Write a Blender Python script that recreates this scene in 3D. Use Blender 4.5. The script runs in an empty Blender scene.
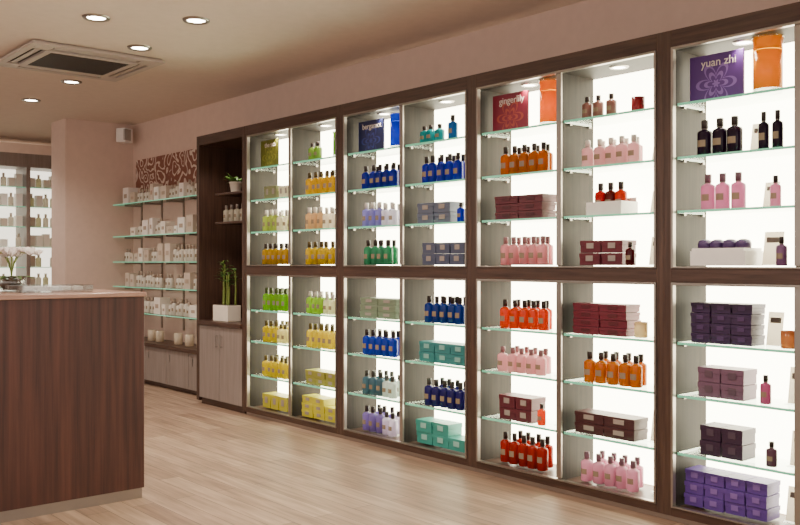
import bpy, math, random
from mathutils import Vector
random.seed(7)
S = bpy.context.scene
COL = S.collection

# ------------------------------------------------------------------ materials
def newmat(name):
    m = bpy.data.materials.new(name); m.use_nodes = True
    nt = m.node_tree; nt.nodes.clear()
    out = nt.nodes.new('ShaderNodeOutputMaterial')
    return m, nt, out
def lin(c):
    if isinstance(c, str):
        c = [int(c[i:i+2], 16)/255 for i in (0, 2, 4)]
        c = [x/12.92 if x <= .04045 else ((x+.055)/1.055)**2.4 for x in c]
    return (c[0], c[1], c[2], 1)
def sat(c, k=1.1, v=.95):
    r = lin(c); g = .3*r[0]+.6*r[1]+.1*r[2]
    return tuple(max(0, min(1, (g+(x-g)*k)*v)) for x in r[:3])
def plain(name, c, rough=.5, metal=0, spec=.5, bump=0):
    m, nt, out = newmat(name)
    b = nt.nodes.new('ShaderNodeBsdfPrincipled')
    n = nt.nodes.new('ShaderNodeTexNoise'); n.inputs['Scale'].default_value = 14
    tc = nt.nodes.new('ShaderNodeTexCoord'); nt.links.new(tc.outputs['Object'], n.inputs['Vector'])
    mx = nt.nodes.new('ShaderNodeMixRGB'); mx.blend_type = 'MULTIPLY'; mx.inputs[0].default_value = .12
    mx.inputs[1].default_value = lin(c); nt.links.new(n.outputs['Fac'], mx.inputs[2])
    nt.links.new(mx.outputs[0], b.inputs['Base Color'])
    b.inputs['Roughness'].default_value = rough; b.inputs['Metallic'].default_value = metal
    b.inputs['Specular IOR Level'].default_value = spec
    if bump:
        n2 = nt.nodes.new('ShaderNodeTexNoise'); n2.inputs['Scale'].default_value = 180
        nt.links.new(tc.outputs['Object'], n2.inputs['Vector'])
        bp = nt.nodes.new('ShaderNodeBump'); bp.inputs['Strength'].default_value = bump
        bp.inputs['Distance'].default_value = .002
        nt.links.new(n2.outputs['Fac'], bp.inputs['Height']); nt.links.new(bp.outputs[0], b.inputs['Normal'])
    nt.links.new(b.outputs[0], out.inputs[0]); return m
def wood(name, c1, c2, scale=(40, 40, 1.5), rough=.45, spec=.5):
    m, nt, out = newmat(name)
    tc = nt.nodes.new('ShaderNodeTexCoord'); mp = nt.nodes.new('ShaderNodeMapping')
    mp.inputs['Scale'].default_value = scale
    n = nt.nodes.new('ShaderNodeTexNoise'); n.inputs['Scale'].default_value = 1; n.inputs['Detail'].default_value = 6
    n.inputs['Roughness'].default_value = .65
    r = nt.nodes.new('ShaderNodeValToRGB')
    r.color_ramp.elements[0].position = .32; r.color_ramp.elements[0].color = lin(c1)
    r.color_ramp.elements[1].position = .68; r.color_ramp.elements[1].color = lin(c2)
    b = nt.nodes.new('ShaderNodeBsdfPrincipled'); b.inputs['Roughness'].default_value = rough
    b.inputs['Specular IOR Level'].default_value = spec
    L = nt.links.new
    L(tc.outputs['Object'], mp.inputs[0]); L(mp.outputs[0], n.inputs['Vector']); L(n.outputs['Fac'], r.inputs[0])
    L(r.outputs[0], b.inputs['Base Color']); L(b.outputs[0], out.inputs[0]); return m
def emis(name, c, st, diff=None):
    m, nt, out = newmat(name); e = nt.nodes.new('ShaderNodeEmission')
    e.inputs[0].default_value = lin(c); e.inputs[1].default_value = st
    if diff:
        d = nt.nodes.new('ShaderNodeBsdfDiffuse'); d.inputs[0].default_value = lin(diff)
        a = nt.nodes.new('ShaderNodeAddShader'); nt.links.new(e.outputs[0], a.inputs[0]); nt.links.new(d.outputs[0], a.inputs[1])
        nt.links.new(a.outputs[0], out.inputs[0])
    else: nt.links.new(e.outputs[0], out.inputs[0])
    return m
def liquid(name, c, tr=.55):
    c = sat(c) if isinstance(c, str) else c
    m, nt, out = newmat(name)
    b = nt.nodes.new('ShaderNodeBsdfPrincipled'); b.inputs['Base Color'].default_value = lin(c)
    b.inputs['Roughness'].default_value = .18
    t = nt.nodes.new('ShaderNodeBsdfTranslucent'); t.inputs[0].default_value = lin(c)
    mx = nt.nodes.new('ShaderNodeMixShader'); mx.inputs[0].default_value = tr
    nt.links.new(b.outputs[0], mx.inputs[1]); nt.links.new(t.outputs[0], mx.inputs[2])
    nt.links.new(mx.outputs[0], out.inputs[0]); return m
def clear(name, tint, gl=.08):
    m, nt, out = newmat(name)
    t = nt.nodes.new('ShaderNodeBsdfTransparent'); t.inputs[0].default_value = (*tint, 1)
    g = nt.nodes.new('ShaderNodeBsdfGlossy'); g.inputs['Roughness'].default_value = .04
    f = nt.nodes.new('ShaderNodeLayerWeight'); f.inputs[0].default_value = .25
    ml = nt.nodes.new('ShaderNodeMath'); ml.operation = 'MULTIPLY_ADD'; ml.inputs[1].default_value = .5; ml.inputs[2].default_value = gl
    mx = nt.nodes.new('ShaderNodeMixShader')
    L = nt.links.new; L(f.outputs['Fresnel'], ml.inputs[0]); L(ml.outputs[0], mx.inputs[0])
    L(t.outputs[0], mx.inputs[1]); L(g.outputs[0], mx.inputs[2]); L(mx.outputs[0], out.inputs[0]); return m

M = {}
M['dark'] = wood('dark_walnut', '311f18', '523a2f', (3, 3, 60), .4)
M['darkv'] = wood('dark_walnut_vertical', '311f18', '543d31', (50, 50, 2), .4)
M['counter'] = wood('counter_veneer', '28130f', '522e24', (30, 30, .9), .4)
M['grey'] = wood('grey_oak_panel', '191512', '2c2520', (45, 45, 2), .6, .2)
M['door'] = wood('grey_door', '7d716b', '8f847e', (30, 30, 2), .45)
M['steel'] = plain('brushed_steel', 'a09890', .35, .9)
M['kick'] = plain('kick_plate', 'a39386', .4, .3)
M['wall'] = plain('wall_paint', 'dcc3b5', .85, bump=.1)
M['ceil'] = plain('ceiling_paint', 'e2d2c4', .9, bump=.1)
M['white'] = plain('white_plastic', 'f0ebe6', .4)
M['cream'] = plain('cream_card', 'eee4d4', .55)
M['black'] = plain('black_plastic', '151212', .35)
M['panel'] = emis('lightbox_diffuser', (1, .93, .68), 14, 'f0ece0')
M['lamp'] = emis('lamp_lens', (1, .9, .75), 24)
M['glass'] = clear('shelf_glass', (.92, .98, .95))
M['acryl'] = clear('clear_acrylic', (.9, .93, .93), .12)
m, nt, out = newmat('shelf_glass_edge_painted_glow')
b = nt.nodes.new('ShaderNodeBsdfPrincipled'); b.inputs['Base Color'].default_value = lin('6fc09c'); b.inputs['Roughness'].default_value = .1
b.inputs['Emission Color'].default_value = lin('78d0a8'); b.inputs['Emission Strength'].default_value = .5  # weak emission paints in the backlight glow; the glass edge is no lamp
nt.links.new(b.outputs[0], out.inputs[0]); M['edge_glow'] = m
# floor
m, nt, out = newmat('floor_oak_planks')
L = nt.links.new
tc = nt.nodes.new('ShaderNodeTexCoord'); sp = nt.nodes.new('ShaderNodeSeparateXYZ'); cb = nt.nodes.new('ShaderNodeCombineXYZ')
L(tc.outputs['Object'], sp.inputs[0]); L(sp.outputs['Y'], cb.inputs['X']); L(sp.outputs['X'], cb.inputs['Y'])
bk = nt.nodes.new('ShaderNodeTexBrick'); bk.offset = .37
for k, v in (('Scale', 1), ('Mortar Size', .0018), ('Brick Width', 1.3), ('Row Height', .13), ('Mortar Smooth', .1), ('Bias', 0)):
    bk.inputs[k].default_value = v
bk.inputs['Color1'].default_value = lin('ab937e'); bk.inputs['Color2'].default_value = lin('8d7462'); bk.inputs['Mortar'].default_value = lin('4e3a30')
L(cb.outputs[0], bk.inputs['Vector'])
mp = nt.nodes.new('ShaderNodeMapping'); mp.inputs['Scale'].default_value = (2.2, 30, 1); L(cb.outputs[0], mp.inputs[0])
n = nt.nodes.new('ShaderNodeTexNoise'); n.inputs['Scale'].default_value = 1; n.inputs['Detail'].default_value = 6; L(mp.outputs[0], n.inputs['Vector'])
r = nt.nodes.new('ShaderNodeValToRGB'); r.color_ramp.elements[0].position = .3; r.color_ramp.elements[0].color = (.50, .46, .43, 1)
r.color_ramp.elements[1].position = .7; r.color_ramp.elements[1].color = (1.1, 1.08, 1.05, 1); L(n.outputs['Fac'], r.inputs[0])
mx = nt.nodes.new('ShaderNodeMixRGB'); mx.blend_type = 'MULTIPLY'; mx.inputs[0].default_value = .85
L(bk.outputs['Color'], mx.inputs[1]); L(r.outputs[0], mx.inputs[2])
b = nt.nodes.new('ShaderNodeBsdfPrincipled'); b.inputs['Roughness'].default_value = .48
L(mx.outputs[0], b.inputs['Base Color']); L(b.outputs[0], out.inputs[0]); M['floor'] = m

def board_mat(name, c1, c2, scale=9, th=.5, w=.06):
    m, nt, out = newmat(name); L = nt.links.new
    tc = nt.nodes.new('ShaderNodeTexCoord')
    n = nt.nodes.new('ShaderNodeTexNoise'); n.inputs['Scale'].default_value = scale*.5; L(tc.outputs['Object'], n.inputs['Vector'])
    mx0 = nt.nodes.new('ShaderNodeMixRGB'); mx0.inputs[0].default_value = .25; L(tc.outputs['Object'], mx0.inputs[1]); L(n.outputs['Color'], mx0.inputs[2])
    v = nt.nodes.new('ShaderNodeTexVoronoi'); v.inputs['Scale'].default_value = scale; L(mx0.outputs[0], v.inputs['Vector'])
    mu = nt.nodes.new('ShaderNodeMath'); mu.operation = 'MULTIPLY'; mu.inputs[1].default_value = 22; L(v.outputs['Distance'], mu.inputs[0])
    si = nt.nodes.new('ShaderNodeMath'); si.operation = 'SINE'; L(mu.outputs[0], si.inputs[0])
    r = nt.nodes.new('ShaderNodeValToRGB'); r.color_ramp.elements[0].position = th; r.color_ramp.elements[0].color = lin(c1)
    r.color_ramp.elements[1].position = th+w; r.color_ramp.elements[1].color = lin(c2); L(si.outputs[0], r.inputs[0])
    b = nt.nodes.new('ShaderNodeBsdfPrincipled'); b.inputs['Roughness'].default_value = .4
    L(r.outputs[0], b.inputs['Base Color']); L(b.outputs[0], out.inputs[0]); return m
def flower_mat(name, c1, c2, cy, cz, rad):
    m, nt, out = newmat(name); L = nt.links.new; N = nt.nodes.new
    tc = N('ShaderNodeTexCoord'); sp = N('ShaderNodeSeparateXYZ'); L(tc.outputs['Object'], sp.inputs[0])
    def mt(op, a, b=None, v=None):
        q = N('ShaderNodeMath'); q.operation = op
        if isinstance(a, (int, float)): q.inputs[0].default_value = a
        else: L(a, q.inputs[0])
        if b is not None:
            if isinstance(b, (int, float)): q.inputs[1].default_value = b
            else: L(b, q.inputs[1])
        return q.outputs[0]
    y = mt('SUBTRACT', sp.outputs['Y'], cy); z = mt('SUBTRACT', sp.outputs['Z'], cz)
    an = mt('ARCTAN2', z, y); rr = mt('SQRT', mt('ADD', mt('MULTIPLY', y, y), mt('MULTIPLY', z, z)))
    pet = mt('ABSOLUTE', mt('COSINE', mt('MULTIPLY', an, 3)))
    k = mt('DIVIDE', rr, mt('MULTIPLY', mt('ADD', mt('MULTIPLY', pet, .6), .4), rad))
    si = mt('SINE', mt('MULTIPLY', k, 19)); inside = mt('LESS_THAN', k, 1.0)
    f = mt('MULTIPLY', mt('GREATER_THAN', si, .25), inside)
    mx = N('ShaderNodeMixRGB'); L(f, mx.inputs[0]); mx.inputs[1].default_value = lin(c1); mx.inputs[2].default_value = lin(c2)
    b = N('ShaderNodeBsdfPrincipled'); b.inputs['Roughness'].default_value = .4
    L(mx.outputs[0], b.inputs['Base Color']); L(b.outputs[0], out.inputs[0]); return m

_lc = {}
def LQ(c, tr=.55):
    k = 'liq'+c+str(tr)
    if k not in _lc: _lc[k] = liquid('bottle_'+c, c, tr)
    return _lc[k]
def BX(c):
    k = 'box'+c
    if k not in _lc: _lc[k] = plain('carton_'+c, c, .45)
    return _lc[k]

# ------------------------------------------------------------------ mesh builder
class MB:
    def __init__(s): s.v = []; s.f = []; s.m = []; s.sm = []; s.mats = []
    def mi(s, mat):
        if mat not in s.mats: s.mats.append(mat)
        return s.mats.index(mat)
    def add(s, vs, fs, mat, smooth=False):
        o = len(s.v); s.v += [tuple(p) for p in vs]; i = s.mi(mat)
        for f in fs: s.f.append(tuple(o+k for k in f)); s.m.append(i); s.sm.append(smooth)
    def box(s, x0, x1, y0, y1, z0, z1, mat, rot=0, taper=0):
        cx, cy = (x0+x1)/2, (y0+y1)/2; c, sn = math.cos(rot), math.sin(rot)
        vs = []
        for z, k in ((z0, 1), (z1, 1-taper)):
            for x, y in ((x0, y0), (x1, y0), (x1, y1), (x0, y1)):
                dx, dy = (x-cx)*k, (y-cy)*k
                vs.append((cx+dx*c-dy*sn, cy+dx*sn+dy*c, z))
        s.add(vs, [(3, 2, 1, 0), (4, 5, 6, 7), (0, 1, 5, 4), (1, 2, 6, 5), (2, 3, 7, 6), (3, 0, 4, 7)], mat)
    def lathe(s, cx, cy, cz, prof, mat, seg=16, sx=1, sy=1, smooth=True, cap=True):
        vs = []; fs = []
        for r, z in prof:
            for i in range(seg):
                a = 2*math.pi*i/seg; vs.append((cx+r*sx*math.cos(a), cy+r*sy*math.sin(a), cz+z))
        for j in range(len(prof)-1):
            for i in range(seg):
                k = (i+1) % seg; fs.append((j*seg+i, j*seg+k, (j+1)*seg+k, (j+1)*seg+i))
        s.add(vs, fs, mat, smooth)
        if cap:
            n = len(prof)-1; o = len(s.v)-len(vs)
            i0 = s.mi(mat)
            s.f.append(tuple(o+i for i in reversed(range(seg)))); s.m.append(i0); s.sm.append(False)
            s.f.append(tuple(o+n*seg+i for i in range(seg))); s.m.append(i0); s.sm.append(False)
    def tube(s, pts, r, mat, seg=8):
        pts = [Vector(p) for p in pts]; vs = []; fs = []
        for i, p in enumerate(pts):
            d = (pts[min(i+1, len(pts)-1)]-pts[max(i-1, 0)]).normalized()
            a = d.orthogonal().normalized(); b = d.cross(a)
            rr = r[i] if isinstance(r, (list, tuple)) else r
            for k in range(seg):
                t = 2*math.pi*k/seg; vs.append(p+a*rr*math.cos(t)+b*rr*math.sin(t))
        for j in range(len(pts)-1):
            for k in range(seg):
                q = (k+1) % seg; fs.append((j*seg+k, j*seg+q, (j+1)*seg+q, (j+1)*seg+k))
        s.add(vs, fs, mat, True)
    def leaf(s, base, direc, length, width, droop, mat):
        b = Vector(base); d = Vector(direc).normalized(); side = d.cross(Vector((0, 0, 1)))
        if side.length < .01: side = Vector((1, 0, 0))
        side.normalize(); vs = []; n = 6
        for i in range(n+1):
            t = i/n; c = b+d*length*t+Vector((0, 0, -droop*t*t)); w = width*math.sin(math.pi*min(.97, t*.9+.08))*.5
            vs += [c-side*w, c+Vector((0, 0, -w*.25)), c+side*w]
        fs = []
        for i in range(n):
            o = i*3; fs += [(o, o+1, o+4, o+3), (o+1, o+2, o+5, o+4)]
        s.add(vs, fs, mat, True)
    def build(s, name, parent=None, bevel=0):
        me = bpy.data.meshes.new(name); me.from_pydata(s.v, [], s.f)
        for mt in s.mats: me.materials.append(mt)
        me.polygons.foreach_set('material_index', s.m); me.polygons.foreach_set('use_smooth', s.sm); me.update()
        o = bpy.data.objects.new(name, me); COL.objects.link(o)
        if parent: o.parent = parent
        if bevel:
            bv = o.modifiers.new('bevel', 'BEVEL'); bv.width = bevel; bv.segments = 2; bv.limit_method = 'ANGLE'
        return o
def empty(name):
    e = bpy.data.objects.new(name, None); COL.objects.link(e); return e
def spot(x, y, z, en, parent, col=(1, .87, .74), size=2.3, r=.05, name='bulb'):
    l = bpy.data.lights.new(name, 'SPOT'); l.energy = en; l.spot_size = size; l.spot_blend = .9; l.color = col; l.shadow_soft_size = r
    o = bpy.data.objects.new(name, l); COL.objects.link(o); o.location = (x, y, z); o.parent = parent

# ------------------------------------------------------------------ room
XW, YF, ZC = 4.60, 10.40, 3.02
def slab(name, *a):
    b = MB(); b.box(*a[:6], a[6]); return b.build(name)
slab('floor', -4, 4.8, -2.5, 13.4, -.1, 0, M['floor'])
slab('ceiling', -4, 4.8, -2.5, 13.4, ZC, ZC+.1, M['ceil'])
slab('wall_right', XW, XW+.15, -2.5, 13.4, 0, ZC, M['wall'])
slab('wall_end', 3.775, XW, YF, YF+.46, 0, ZC, M['wall'])
slab('wall_back', -4, XW, 13.0, 13.2, 0, ZC, M['wall'])
b = MB(); b.box(-4.1, -4, -2.5, 13.0, 0, .35, M['wall'])
for y in (-2.5, 1.2, 5.0, 8.8, 12.7): b.box(-4.1, -4, y, y+.3, .35, ZC, M['wall'])  # unseen side, left mostly open so world light reaches the ceiling
b.build('wall_left')

# ------------------------------------------------------------------ display cabinets
XF, XB = 4.10, 4.42
ZT = 2.56
BW = 1.42
Y0 = 6.935
ZB = .075
SH_U = [1.335, 1.62, 1.90, 2.18]
SH_L = [.085, .36, .66, .935]
TG = .013
def cells(k):
    yl = Y0-k*BW
    return [(yl-.06, yl-BW/2+.018), (yl-BW/2-.018, yl-BW+.06)]
def cabinet(k):
    e = empty('display_cabinet'); yl = Y0-k*BW; yr = yl-BW
    c = MB()
    for a, b in ((yl-.045, yl), (yr, yr+.045)): c.box(XF, XB+.16, a, b, .03, ZT, M['darkv'])
    c.box(XF, XB+.16, yr+.045, yl-.045, ZT-.09, ZT, M['dark'])
    c.box(XF, XB, yr+.045, yl-.045, 1.245, 1.32, M['dark'])
    c.box(XF, XB+.16, yr+.045, yl-.045, .03, ZB, M['dark'])
    c.box(XF+.02, XB+.1, yr, yl, 0, .03, M['kick'])
    c.build('carcass', e, .002)
    ym = (yl+yr)/2
    g = MB()
    for z0, z1 in ((ZB, 1.245), (1.32, ZT-.09)):
        g.box(XF+.02, XB, ym-.018, ym+.018, z0, z1, M['grey'])
        g.box(XF+.02, XB, yl-.058, yl-.045, z0, z1, M['grey'])
        g.box(XF+.02, XB, yr+.045, yr+.058, z0, z1, M['grey'])
        g.box(XF+.02, XB, yr+.058, yl-.058, z1-.012, z1, M['grey'])
    g.build('side_panels', e)
    s = MB(); t = .013
    for z0, z1 in ((ZB, 1.245), (1.32, ZT-.09)):
        a, b = yr+.045, yl-.045
        s.box(XF-.008, XF+.022, b-t, b, z0, z1, M['steel']); s.box(XF-.008, XF+.022, a, a+t, z0, z1, M['steel'])
        s.box(XF-.008, XF+.022, a+t, b-t, z1-t, z1, M['steel']); s.box(XF-.008, XF+.022, a+t, b-t, z0, z0+t-.004, M['steel'])
        s.box(XF+.005, XF+.02, ym-.018, ym+.018, z0+t, z1-t, M['steel'])
    s.build('steel_trim', e, .002)
    p = MB(); q = MB(); br = MB(); ring = MB(); lens = MB()
    for cl, cr in cells(k):
        for z0, z1 in ((ZB+.005, 1.235), (1.325, ZT-.105)):
            p.box(XB-.012, XB, cr+.002, cl-.002, z0, z1, M['panel'])
        for z in SH_U[1:]+SH_L[1:]:
            x0, x1, y0, y1 = XF+.03, XB-.03, cr+.002, cl-.002
            q.box(x0+.006, x1, y0, y1, z-TG, z, M['glass']); q.box(x0, x0+.006, y0, y1, z-TG, z, M['edge_glow'])
            for xx in (XF+.07, XB-.07):
                for yy in (y0, y1-.015): br.box(xx, xx+.02, yy, yy+.015, z-TG-.012, z-TG, M['steel'])
        yc = (cl+cr)/2; zz = ZT-.103
        ring.lathe(XF+.13, yc, zz-.006, [(.038, 0), (.05, 0), (.056, .006)], M['steel'], 24, cap=False)
        lens.lathe(XF+.13, yc, zz-.003, [(.0, 0), (.038, 0)], M['lamp'], 24, cap=False)
        spot(XF+.10, yc, zz-.02, 12, e, (1, .86, .66), 2.2, .03, 'cabinet_spot')
    p.build('light_panel', e); q.build('glass_shelves', e); br.build('shelf_brackets', e); ring.build('spot_ring', e); lens.build('spot_lens', e)
for k in range(4): cabinet(k)

# ------------------------------------------------------------------ stock helpers
def bottle(b, x, y, z, h, r, liq, cap, label=None, rot=0):
    hb = h*.72
    b.lathe(x, y, z, [(r*.9, 0), (r, .004), (r, hb*.86), (r*.93, hb*.94), (r*.55, hb), (r*.36, hb+.004)], liq, 14)
    b.lathe(x, y, z+hb+.002, [(r*.40, 0), (r*.40, .006)], M['steel'], 10)
    b.lathe(x, y, z+hb+.008, [(r*.46, 0), (r*.46, h-hb-.012), (r*.40, h-hb-.008)], cap, 12)
    if label:
        vs = []; n = 5
        for i in range(n+1):
            a = math.pi-.6+1.2*i/n
            for zz in (hb*.34, hb*.6): vs.append((x+(r+.0008)*math.cos(a), y+(r+.0008)*math.sin(a), z+zz))
        b.add(vs, [(2*i, 2*i+1, 2*i+3, 2*i+2) for i in range(n)], label, True)
LBL = plain('bottle_label', '8c7a62', .5)
def bottles(yl, z, col, n, tc, h=.185, r=.034, cap='2a1d1a', rows=2, sp=.078, name='toiletry_bottles', mix=None):
    b = MB(); cp = BX(cap); h *= random.uniform(.94, 1.07)
    for j in range(rows):
        for i in range(n-(j % 2)):
            t = tc+(i-(n-1)/2+(.5 if j else 0))*sp
            lq = LQ(mix if (mix and i >= n-2) else col)
            bottle(b, XF+.10+j*.085+random.uniform(-.007, .007), yl-t+random.uniform(-.004, .004), z+.001, h*(.9 if (mix and i >= n-2) else 1), r, lq, cp, LBL)
    return b.build(name)
def gbox(b, x, y, z, dx, w, h, mat, lab, rot=0):
    b.box(x-dx/2, x+dx/2, y-w/2, y+w/2, z, z+h*.62, mat, rot)
    b.box(x-dx/2-.0025, x+dx/2+.0025, y-w/2-.0025, y+w/2+.0025, z+h*.62, z+h, mat, rot)
    b.box(x-dx/2-.0045, x-dx/2-.002, y-w*.18, y+w*.18, z+h*.35, z+h*.8, lab, 0)
def boxes(yl, z, col, cols, lev, w, h, tc, dx=.13, lab='9c8f86', name='gift_boxes', top=None):
    b = MB(); mt = BX(col); lb = BX(lab)
    for l in range(lev):
        nn = top if (top and l == lev-1) else cols
        for i in range(nn):
            t = tc+(i-(cols-1)/2)*(w+.008)
            gbox(b, XF+.14+random.uniform(-.006, .006), yl-t, z+.001+l*(h+.002), dx, w, h, mt, lb)
    return b.build(name, bevel=.0015)
CARDM = liquid('card_translucent', 'c2b8aa', .4)
def card(yl, z, t, w=.075, h=.13):
    b = MB(); x = XF+.17; y = yl-t
    b.add([(x, y+w/2, z+.004), (x, y-w/2, z+.004), (x+.03, y-w/2, z+h), (x+.03, y+w/2, z+h)], [(0, 1, 2, 3)], CARDM)
    b.add([(x+.0195, y+w/2-.012, z+h*.68), (x+.0195, y-w/2+.012, z+h*.68), (x+.0235, y-w/2+.012, z+h*.84), (x+.0235, y+w/2-.012, z+h*.84)], [(0, 1, 2, 3)], BX('6a5a52'))
    b.box(x-.025, x+.05, y-w/2-.004, y+w/2+.004, z+.0005, z+.003, M['acryl'])
    b.build('price_card')
def tester(yl, z, t, col, cap='2a1d1a', h=.13):
    b = MB(); bottle(b, XF+.09, yl-t, z+.001, h, .026, LQ(col), BX(cap), LBL); b.build('tester_bottle')
def logo(yl, z, t0, w, h, c1, c2, text):
    e = empty('logo_board'); b = MB(); x = XF+.10
    b.box(x, x+.012, yl-t0-w, yl-t0, z+.001, z+h, flower_mat('board_'+c1, c1, c2, yl-t0-w*.5, z+h*.36, .14)); b.build('board_panel', e, .002)
    c = bpy.data.curves.new('lettering', 'FONT'); c.body = text; c.size = .06; c.extrude = .0008; c.align_x = 'CENTER'
    o = bpy.data.objects.new('lettering', c); COL.objects.link(o); o.parent = e
    o.rotation_euler = (math.pi/2, 0, -math.pi/2); o.location = (x-.002, yl-t0-w*.55, z+h*.74); c.materials.append(BX('e8dcd4'))
def vase(yl, z, t, col, h=.25, r=.062):
    # tall jar: heavy clear base, coloured fill, shoulder bead and flared rim
    b = MB(); x = XF+.13; y = yl-t
    b.lathe(x, y, z+.001, [(r*.94, 0), (r, .006), (r, .018)], M['acryl'], 32)
    b.lathe(x, y, z+.020, [(r-.003, 0), (r-.003, h*.66)], LQ(col, .55), 32)
    b.lathe(x, y, z+.020+h*.66, [(r-.003, 0), (r-.008, .004)], LQ(col, .3), 32)
    b.lathe(x, y, z+.026+h*.66, [(r-.003, 0), (r-.006, h*.12), (r+.001, h*.21)], LQ(col, .85), 32, cap=False)
    b.lathe(x, y, z+.026+h*.87, [(r+.002, 0), (r+.003, .004), (r-.002, .007), (r-.005, .003)], M['acryl'], 32, cap=False)
    b.build('glass_jar')
def candle(yl, z, t, col='d8c4a0'):
    b = MB(); x, y = XF+.12, yl-t
    b.lathe(x, y, z+.001, [(.032, 0), (.036, .004), (.036, .085), (.033, .085), (.033, .065), (0, .065)], LQ(col), 20, cap=False)
    b.tube([(x, y, z+.064), (x+.001, y, z+.08)], .0015, M['black'], 5); b.build('jar_candle')

C = [cells(k) for k in range(4)]
U1, U2, U3, U4 = SH_U; L4, L3, L2, L1 = SH_L
U1 = 1.333; L4 = ZB+.011
WC = 'd9d2ca'
# ---- bay 1
yl = C[0][0][0]
logo(yl, U4, .05, .28, .24, '62641c', '8a8a34', 'the sea')
boxes(yl, U3, 'e8e0c0', 2, 1, .07, .10, .46)
boxes(yl, U3, '7e8258', 2, 1, .1, .11, .25)
bottles(yl, U2, 'b8c270', 5, .30, cap=WC, mix='ece6d4'); tester(yl, U2, .54, 'cfd89a')
bottles(yl, U1, 'b89818', 5, .30)
bottles(yl, L1, '84b830', 5, .30, cap='4a5a20'); bottles(yl, L2, 'd0c030', 5, .30, cap='5a5020', mix='ece4b0')
bottles(yl, L3, 'd4c428', 5, .30, cap='5a5020'); boxes(yl, L4, 'b8b030', 3, 1, .12, .12, .32)
yl = C[0][1][0]
bottles(yl, U4, '7f9a50', 2, .22, h=.15, rows=1); vase(yl, U4, .5, '7cb040', .2, .05)
bottles(yl, U3, 'd4b414', 5, .30, cap='4a3a10'); bottles(yl, U2, 'd8bc98', 5, .30, cap=WC, mix='f0e8dc'); bottles(yl, U1, 'ccb42c', 5, .30, cap='4a3a10')
bottles(yl, L1, 'a8cc50', 5, .30, cap=WC, mix='eceacc'); bottles(yl, L2, 'e0d054', 5, .30, cap='5a5020')
boxes(yl, L3, '98943c', 3, 2, .13, .055, .32); boxes(yl, L4, 'ccc430', 3, 3, .15, .055, .3, top=2)
# ---- bay 2
yl = C[1][0][0]
logo(yl, U4, .04, .3, .24, '1c2350', '34408a', 'bergamot')
vase(yl, U4, .47, '3a58d0', .26, .06)
bottles(yl, U3, '1c2c98', 5, .30); bottles(yl, U2, 'a09cd0', 5, .30, cap=WC, mix='e4e0ec'); bottles(yl, U1, '4f9a78', 4, .28)
boxes(yl, L1, '76866e', 2, 3, .2, .048, .3); bottles(yl, L2, '2444b0', 5, .30); bottles(yl, L3, '5f7f8c', 5, .30, cap='3a3a34', mix='d8e0dc'); bottles(yl, L4, '9888c0', 5, .30, mix='e4dcec')
yl = C[1][1][0]
bottles(yl, U4, '2a8a90', 3, .2, h=.13, rows=1); bottles(yl, U4, '2a6a9a', 1, .42, h=.17, rows=1)
bottles(yl, U3, '2030a8', 5, .30); boxes(yl, U2, '5c6478', 2, 2, .16, .07, .25); tester(yl, U2, .5, '2438b0')
boxes(yl, U1, '4a5068', 3, 2, .13, .075, .34)
bottles(yl, L1, '204090', 5, .33); boxes(yl, L2, '2f7a7c', 3, 2, .15, .068, .33, lab='7fb0a8')
bottles(yl, L3, '322c74', 5, .33, cap='3a3a34'); boxes(yl, L4, '389488', 3, 2, .155, .08, .31, lab='8fc0b4', top=2)
# ---- bay 3
yl = C[2][0][0]
logo(yl, U4, .03, .3, .24, '802038', 'a8483c', 'gingerlily')
vase(yl, U4, .48, 'f09828', .28, .066)
bottles(yl, U3, 'b87018', 5, .30); boxes(yl, U2, '5e2630', 2, 3, .19, .048, .27, lab='4a1c24'); card(yl, U2, .53)
bottles(yl, U1, 'e0acb2', 5, .30, cap='8a6468'); card(yl, U1, .56)
bottles(yl, L1, 'd85410', 5, .30); bottles(yl, L2, 'e8bcc2', 5, .28, cap='8a6468', h=.16); card(yl, L2, .54)
boxes(yl, L3, '5a1c2a', 2, 2, .13, .075, .25); card(yl, L3, .54); tester(yl, L3, .45, 'e8641c')
bottles(yl, L4, 'a82c12', 5, .30); card(yl, L4, .56)
yl = C[2][1][0]
bottles(yl, U4, '8a6a64', 3, .2, h=.12, rows=1, r=.03); candle(yl, U4, .45, '7a2a30')
bottles(yl, U3, 'e6c0c6', 5, .28, cap=WC, h=.15); card(yl, U3, .54)
boxes(yl, U1, '5e1826', 2, 2, .14, .07, .23); tester(yl, U1, .42, '5a1820'); card(yl, U1, .53, .09, .16)
boxes(yl, L1, '6a1e2e', 2, 4, .18, .043, .22, lab='501620'); candle(yl, L1, .47); card(yl, L1, .56, .07, .16)
bottles(yl, L2, 'c47c10', 5, .30); card(yl, L2, .57)
boxes(yl, L3, '442024', 2, 2, .2, .06, .25); card(yl, L3, .54, .09, .17)
bottles(yl, L4, 'e0b0c4', 5, .28, cap='7a5a68', h=.17); card(yl, L4, .55)
b = MB(); z = U2; y = yl-.26
for a in ((-.12, -.112), (.112, .12)): b.box(XF+.06, XF+.22, y+a[0], y+a[1], z+.001, z+.075, M['white'])
b.box(XF+.06, XF+.22, y-.112, y+.112, z+.001, z+.008, M['white']); b.box(XF+.06, XF+.066, y-.112, y+.112, z+.008, z+.075, M['white']); b.box(XF+.214, XF+.22, y-.112, y+.112, z+.008, z+.10, M['white'])
for i, c in enumerate(('b02020', '6a2018', 'c0401c')): bottle(b, XF+.13, y+.07-.07*i, z+.012, .175, .034, LQ(c), BX('2a1d1a'), LBL)
b.build('gift_tray'); card(yl, U2, .53)
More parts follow.
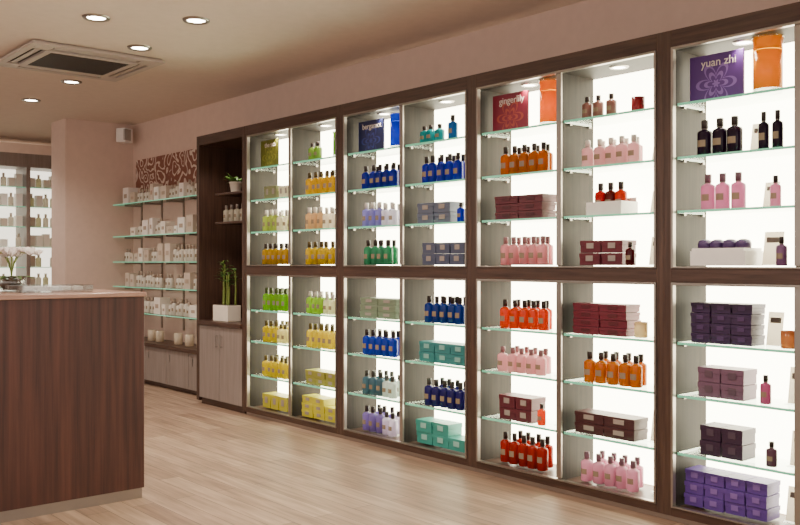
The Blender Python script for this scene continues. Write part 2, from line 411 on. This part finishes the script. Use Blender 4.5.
# ---- bay 4
for ci in (0, 1):
    yl = C[3][ci][0]
    if ci == 0:
        logo(yl, U4, .03, .3, .24, '54307c', '8464b0', 'yuan zhi')
        vase(yl, U4, .44, 'dc9a34', .28, .072)
    else:
        bottles(yl, U4, '6a4a7a', 3, .3)
    bottles(yl, U3, '2a1630', 3, .20, rows=1, sp=.082, r=.038, h=.19); tester(yl, U3, .44, '2a1630', h=.185); card(yl, U3, .36, .07, .15)
    tester(yl, U3, .51, '2a1630', h=.185)
    bottles(yl, U2, 'd094b4', 3, .22, rows=1, sp=.082, r=.036, cap='6a4a58'); tester(yl, U2, .50, 'd9a0bc', h=.15); card(yl, U2, .43)
    tester(yl, U1, .53, '8a6a8a', h=.14); card(yl, U1, .44, .1, .17)
    boxes(yl, L1, '321a42', 3, 4, .105, .05, .22, lab='4a305c'); candle(yl, L1, .55, 'b87a50'); card(yl, L1, .45, .08, .17)
    boxes(yl, L2, '6c4c62', 2, 2, .12, .075, .22, lab='584250'); tester(yl, L2, .45, 'b0688c', h=.14); card(yl, L2, .56, .08, .18)
    boxes(yl, L3, '321834', 2, 2, .11, .075, .22, lab='4a3848'); tester(yl, L3, .48, '6a4a5a', h=.12); card(yl, L3, .57, .08, .17)
    boxes(yl, L4, '583a8c', 4, 3, .105, .06, .24, lab='7c5ea4'); card(yl, L4, .55, .08, .17)
    b = MB(); z = U1; y = yl-.22
    b.box(XF+.04, XF+.22, y-.15, y+.15, z+.001, z+.015, M['white'])
    for a in ((-.15, -.142), (.142, .15)): b.box(XF+.04, XF+.22, y+a[0], y+a[1], z+.015, z+.075, M['white'])
    b.box(XF+.04, XF+.047, y-.142, y+.142, z+.015, z+.085, M['white']); b.box(XF+.047, XF+.22, y-.142, y+.142, z+.015, z+.09, M['white'])
    for i in range(4):
        b.lathe(XF+.11, y+.105-.07*i, z+.09, [(.002, 0), (.034, .0), (.036, .02), (.03, .038), (.012, .046)], BX('452a5e'), 18, sx=1.3)
    b.build('soap_tray')

# ------------------------------------------------------------------ tall niche cabinet
YN0, YN1 = 6.94, 7.83
e = empty('niche_cabinet'); b = MB()
b.box(XF, XW-.005, YN1-.05, YN1, 0.03, ZT, M['darkv']); b.box(XF, XW-.005, YN0, YN0+.04, .03, ZT, M['darkv'])
b.box(XF, XW-.005, YN0+.04, YN1-.05, ZT-.09, ZT, M['dark']); b.box(XW-.03, XW-.005, YN0+.04, YN1-.05, .8, ZT-.09, M['darkv'])
b.box(XF+.03, XW-.02, YN0+.04, YN1-.05, 0, .06, M['dark'])
b.box(XF-.02, XW-.03, YN0+.04, YN1-.05, .76, .80, M['dark'])
b.box(XF+.06, XW-.03, YN0+.04, YN1-.25, 1.98, 2.0, M['dark']); b.box(XF+.06, XW-.03, YN0+.04, YN1-.25, 1.71, 1.73, M['dark'])
b.build('carcass', e, .003)
spot(XF+.06, 7.4, ZT-.12, 14, e, name='niche_fill'); spot(XF+.2, 7.4, 1.69, 7, e, name='niche_fill')  # added lamps without fixtures, brighten the niche interior
b = MB(); ym = (YN0+YN1)/2
b.box(XF+.002, XF+.022, YN0+.044, ym-.003, .065, .755, M['door']); b.box(XF+.002, XF+.022, ym+.003, YN1-.054, .065, .755, M['door'])
b.build('door_fronts', e, .002)
b = MB()
for y in (ym-.04, ym+.04):
    b.tube([(XF-.02, y, .56), (XF-.02, y, .68)], .005, M['steel']); b.tube([(XF-.02, y, .57), (XF+.002, y, .57)], .004, M['steel']); b.tube([(XF-.02, y, .67), (XF+.002, y, .67)], .004, M['steel'])
b.build('handles', e)
GREEN = plain('leaf_green', '466a26', .5); STALK = plain('bamboo_stalk', '76883a', .5)
e = empty('lucky_bamboo'); b = MB(); px, py = XF+.12, 7.46
b.box(px-.07, px+.07, py-.14, py+.14, .801, .95, M['cream']); b.box(px-.06, px+.06, py-.13, py+.13, .945, .955, BX('3a2a1c')); b.build('planter', e, .004)
b = MB()
for i in range(7):
    y = py-.11+.036*i; x = px+random.uniform(-.03, .03); h = random.uniform(.28, .42)
    b.tube([(x, y, .95), (x+.005, y, .95+h*.5), (x, y, .95+h)], [.009, .008, .007], STALK)
    for q in range(4): b.lathe(x, y, .97+h*q/4, [(.011, 0), (.011, .004)], STALK, 8)
    for q in range(8):
        a = random.uniform(0, 6.28); b.leaf((x, y, .95+h*random.uniform(.6, 1)), (math.cos(a), math.sin(a), .9), .13, .024, .07, GREEN)
b.build('stalks', e)
e = empty('potted_plant'); b = MB(); px, py = XF+.16, 7.36
b.lathe(px, py, 2.001, [(.045, 0), (.06, .09), (.064, .09), (.064, .1), (.055, .1), (.05, .085), (0, .085)], M['cream'], 20, cap=False); b.build('pot', e)
b = MB()
for q in range(30):
    a = random.uniform(0, 6.28); b.leaf((px, py, 2.08), (math.cos(a), math.sin(a), random.uniform(.5, 2)), random.uniform(.1, .2), .04, .06, GREEN)
b.build('foliage', e)
b = MB()
for y in (7.2, 7.3, 7.40, 7.5): bottle(b, XF+.14, y, 1.731, .16, .03, LQ('e6e0d0'), BX('8a8078'), LBL)
b.build('lotion_bottles')

# ------------------------------------------------------------------ low bench cabinets + wall shelving
e = empty('low_cabinet'); b = MB(); y0, y1 = YN1+.005, YF-.005
b.box(4.30, XW-.005, y0, y1, .05, .43, M['dark']); b.box(4.33, XW-.01, y0, y1, 0, .05, M['dark']); b.box(4.26, XW-.005, y0, y1, .43, .47, M['dark']); b.build('carcass', e, .002)
b = MB(); n = 5
for i in range(n):
    a = y0+(y1-y0)*i/n; c = y0+(y1-y0)*(i+1)/n
    b.box(4.282, 4.30, a+.004, c-.004, .055, .425, M['door']); b.box(4.274, 4.282, c-.09, c-.08, .3, .38, M['steel'])
b.build('door_fronts', e, .002)
e = empty('wall_shelving'); b = MB()
SZ = [.78, 1.07, 1.36, 1.66, 2.04]
for z in SZ:
    b.box(4.34, XW-.02, y0, y1-.02, z-.01, z, M['glass']); b.box(4.334, 4.34, y0, y1-.02, z-.01, z, M['edge_glow'])
    b.box(4.34, XW-.02, y1-.02, y1-.014, z-.01, z, M['edge_glow'])
b.build('glass_shelves', e)
b = MB()
for i in range(5):
    y = y0+.15+(y1-y0-.4)*i/4
    b.box(XW-.015, XW-.001, y-.012, y+.012, .6, 2.08, M['steel'])
    for z in SZ: b.box(4.38, XW-.015, y-.004, y+.004, z-.03, z-.0105, M['steel'])
b.build('standards', e)
b = MB(); wl = LQ('f2ece2', .3); ws = ['f0e8de', 'f6f2ec', 'd8cabc', 'f4ece6', 'ccbcac', 'f0e8dc']
for z in SZ:
    y = y0+.12
    while y < y1-.32:
        t = random.random(); zz = z+.001
        if t < .45:
            w = random.uniform(.07, .16); h = random.uniform(.08, .2); b.box(4.38, 4.50, y, y+w, zz, zz+h, BX(random.choice(ws))); b.box(4.377, 4.38, y+w*.25, y+w*.75, zz+h*.35, zz+h*.6, BX('b09c8a')); y += w+random.uniform(.01, .06)
        elif t < .92:
            for q in range(random.randint(2, 3)):
                bottle(b, 4.42, y+.035, zz, random.choice((.15, .18)), .03, wl, BX('b8a898'), LBL); y += .072
            y += .03
        else: y += .08
b.build('toiletry_stock')
b = MB(); b.box(XW-.012, XW-.001, y0+.05, 10.3, 2.09, 2.58, board_mat('floral_print', '7e4a3c', 'd8c6b8', 7, .55, .05)); b.build('floral_wall_panel')
b = MB()
for i, y in enumerate((8.35, 8.6, 8.85, 9.3, 9.5)):
    b.lathe(4.42, y, .471, [(.04, 0), (.045, .005), (.045, .12), (.04, .12), (.04, .1), (0, .1)], LQ('f0e4d0'), 18, cap=False)
b.build('pillar_candles')

# speaker
e = empty('wall_speaker'); b = MB()
b.box(4.36, 4.50, YF-.2, YF-.06, 2.78, 2.95, M['white'], .5); b.build('housing', e, .01)
b = MB(); b.box(4.375, 4.485, YF-.222, YF-.2, 2.80, 2.93, BX('a8a29c'), .5); b.build('grille', e)
b = MB(); b.tube([(4.44, YF-.08, 2.88), (4.48, YF, 2.88)], .012, M['black']); b.build('bracket', e)

# ------------------------------------------------------------------ rear shelving (seen past the end wall)
e = empty('backlit_shelving'); b = MB(); RX0, RX1, RY = 2.3, 4.55, 12.3
b.box(RX0, RX1, RY, RY+.5, 2.62, 2.8, M['door']); b.box(RX0, RX1, RY, RY+.5, 0, .5, M['door'])
n = 4
for i in range(n+1):
    x = RX0+(RX1-RX0-.05)*i/n; b.box(x, x+.05, RY, RY+.5, .5, 2.62, M['door'])
b.build('carcass', e)
b = MB(); b.box(RX0+.05, RX1-.05, RY+.45, RY+.49, .5, 2.62, emis('rear_diffuser', (1, .92, .76), 2.2, 'd8d0c0')); b.build('light_panel', e)
b = MB(); c2 = MB()
for z in (.75, 1.02, 1.29, 1.56, 1.83, 2.1, 2.36):
    for i in range(n):
        xa = RX0+(RX1-RX0-.05)*i/n+.05; xb = xa+(RX1-RX0-.05)/n-.05
        b.box(xa, xb, RY+.06, RY+.45, z-.01, z, M['glass']); b.box(xa, xb, RY+.054, RY+.06, z-.01, z, M['edge_glow'])
        for q in range(5):
            t = random.random()
            if t < .5: bottle(c2, xa+.06+q*.095, RY+.15, z+.001, .18, .036, LQ(random.choice(('f2ece2', 'e8e4cc', 'f0e8de')), .6), BX('d8ccc0'), None)
            elif t < .85: c2.box(xa+.02+q*.095, xa+.10+q*.095, RY+.1, RY+.2, z+.001, z+random.uniform(.1, .19), BX(random.choice(ws)))
b.build('glass_shelves', e); c2.build('bottle_display')

# ------------------------------------------------------------------ counter
CX, CY, CZ = 2.216, 4.86, 1.18
e = empty('sales_counter'); b = MB()
b.box(-.6, CX, CY, CY+.72, .06, CZ-.025, M['counter']); b.build('body', e, .003)
b = MB(); b.box(-.6, CX-.01, CY+.01, CY+.70, 0, .06, M['steel']); b.build('plinth', e)
b = MB(); b.box(-.62, CX+.01, CY-.01, CY+.74, CZ-.025, CZ, wood('counter_top', '8a6a5c', 'a48474', (3, 40, 40), .25)); b.build('top', e, .004)
b = MB(); b.box(1.62, 2.02, 5.12, 5.42, CZ+.001, CZ+.012, M['acryl'])
for a in ((1.62, 1.63, 5.12, 5.42), (2.01, 2.02, 5.12, 5.42), (1.63, 2.01, 5.12, 5.13), (1.63, 2.01, 5.41, 5.42)): b.box(*a, CZ+.012, CZ+.04, M['acryl'])
for i in range(5): b.box(1.66+.07*i, 1.71+.07*i, 5.2, 5.3, CZ+.0125, CZ+.032, BX('d8cfc8'))
b.build('acrylic_tray')
e = empty('orchid_arrangement'); b = MB(); px, py = 1.68, 5.5
b.lathe(px, py, CZ+.001, [(.05, 0), (.075, .03), (.08, .09), (.074, .09), (.07, .05), (0, .05)], M['acryl'], 24, cap=False); b.lathe(px, py, CZ+.01, [(.045, 0), (.066, .03), (.066, .06)], BX('4a3a2c'), 20); b.build('bowl', e)
b = MB(); PET = liquid('orchid_petal', 'f2ecea', .4)
for q in range(8):
    a = q*.8; b.leaf((px, py, CZ+.07), (math.cos(a), math.sin(a), .6), .16, .05, .08, GREEN)
for s in range(8):
    a = s*.8+.4; ex = px+.14*math.cos(a); ey = py+.14*math.sin(a); pts = []
    for i in range(7):
        t = i/6; pts.append((px+(ex-px)*t*t, py+(ey-py)*t*t, CZ+.06+.17*math.sin(t*2.0)))
    b.tube(pts, .003, STALK, 6)
    for i in range(3, 7):
        c = Vector(pts[i])
        for q in range(5):
            aa = q*1.256+i; b.leaf(c, (math.cos(aa), math.sin(aa), 1.0), .055, .055, .006, PET)
b.build('flowers', e)

# ------------------------------------------------------------------ ceiling: AC cassette, downlights
e = empty('air_conditioner_cassette'); b = MB(); x0, x1, y0, y1 = 2.24, 3.30, 6.84, 7.84; zb = ZC-.035
acw = plain('ac_plastic', 'c2b6ac', .5); acd = plain('ac_dark', '241f1c', .6)
def ringbox(b, x0, x1, y0, y1, w, za, zb_, m):
    b.box(x0, x1, y0, y0+w, za, zb_, m); b.box(x0, x1, y1-w, y1, za, zb_, m); b.box(x0, x0+w, y0+w, y1-w, za, zb_, m); b.box(x1-w, x1, y0+w, y1-w, za, zb_, m)
b.box(x0+.02, x1-.02, y0+.02, y1-.02, zb+.02, ZC, acw)
ringbox(b, x0, x1, y0, y1, .06, zb, zb+.02, acw)
ringbox(b, x0+.16, x1-.16, y0+.16, y1-.16, .05, zb-.006, zb+.02, acw)
b.box(x0+.06, x1-.06, y0+.06, y1-.06, zb+.016, zb+.0195, acd)
for cx_ in (x0+.06, x1-.18):
    for cy_ in (y0+.06, y1-.18): b.box(cx_, cx_+.12, cy_, cy_+.12, zb, zb+.018, acw)
b.build('housing', e, .003)
b = MB()
for i in range(18):
    y = y0+.22+i*(y1-y0-.44)/17.5; b.box(x0+.21, x1-.21, y, y+.010, zb-.004, zb+.015, BX('4a433e'))
for a in ((x0+.2, x1-.2, y0+.085, y0+.125), (x0+.2, x1-.2, y1-.125, y1-.085), (x0+.085, x0+.125, y0+.2, y1-.2), (x1-.125, x1-.085, y0+.2, y1-.2)):
    b.box(*a, zb+.004, zb+.009, acw)
b.build('louvres', e)
def downlight(x, y, en=100):
    e = empty('recessed_downlight'); b = MB()
    b.lathe(x, y, ZC-.012, [(.062, .008), (.07, 0), (.088, 0), (.094, .012)], M['steel'], 32, cap=False); b.build('bezel', e)
    b = MB(); b.lathe(x, y, ZC-.004, [(0, 0), (.062, 0)], M['lamp'], 32, cap=False); b.build('lens', e)
    spot(x, y, ZC-.03, en, e, (1, .86, .73))
for x, y in ((2.38, 5.98), (2.93, 5.6), (2.97, 6.6), (3.05, 8.25), (3.08, 9.45), (2.9, 4.2), (2.9, 2.8), (2.9, 1.4), (1.2, 3.2), (1.2, 1.2), (1.0, 5.6), (1.0, 8.0), (3.2, 11.5), (-.6, 4), (-.6, 1.5)):  # leading entries are the visible fixtures; the rest are unseen lamps added for light
    downlight(x, y)

# ------------------------------------------------------------------ world + camera
w = bpy.data.worlds.new('warm_ambient_fill'); S.world = w; w.use_nodes = True  # even warm ambient, added as fill through the unseen open sides
w.node_tree.nodes['Background'].inputs[0].default_value = (1, .87, .78, 1); w.node_tree.nodes['Background'].inputs[1].default_value = 1.8
cam = bpy.data.cameras.new('camera'); co = bpy.data.objects.new('camera', cam); COL.objects.link(co)
cam.sensor_width = 36; cam.lens = 36*895/800; cam.clip_start = .05
co.location = (0, 0, 1.35); co.rotation_euler = (math.pi/2, 0, -math.radians(40.45))
S.camera = co
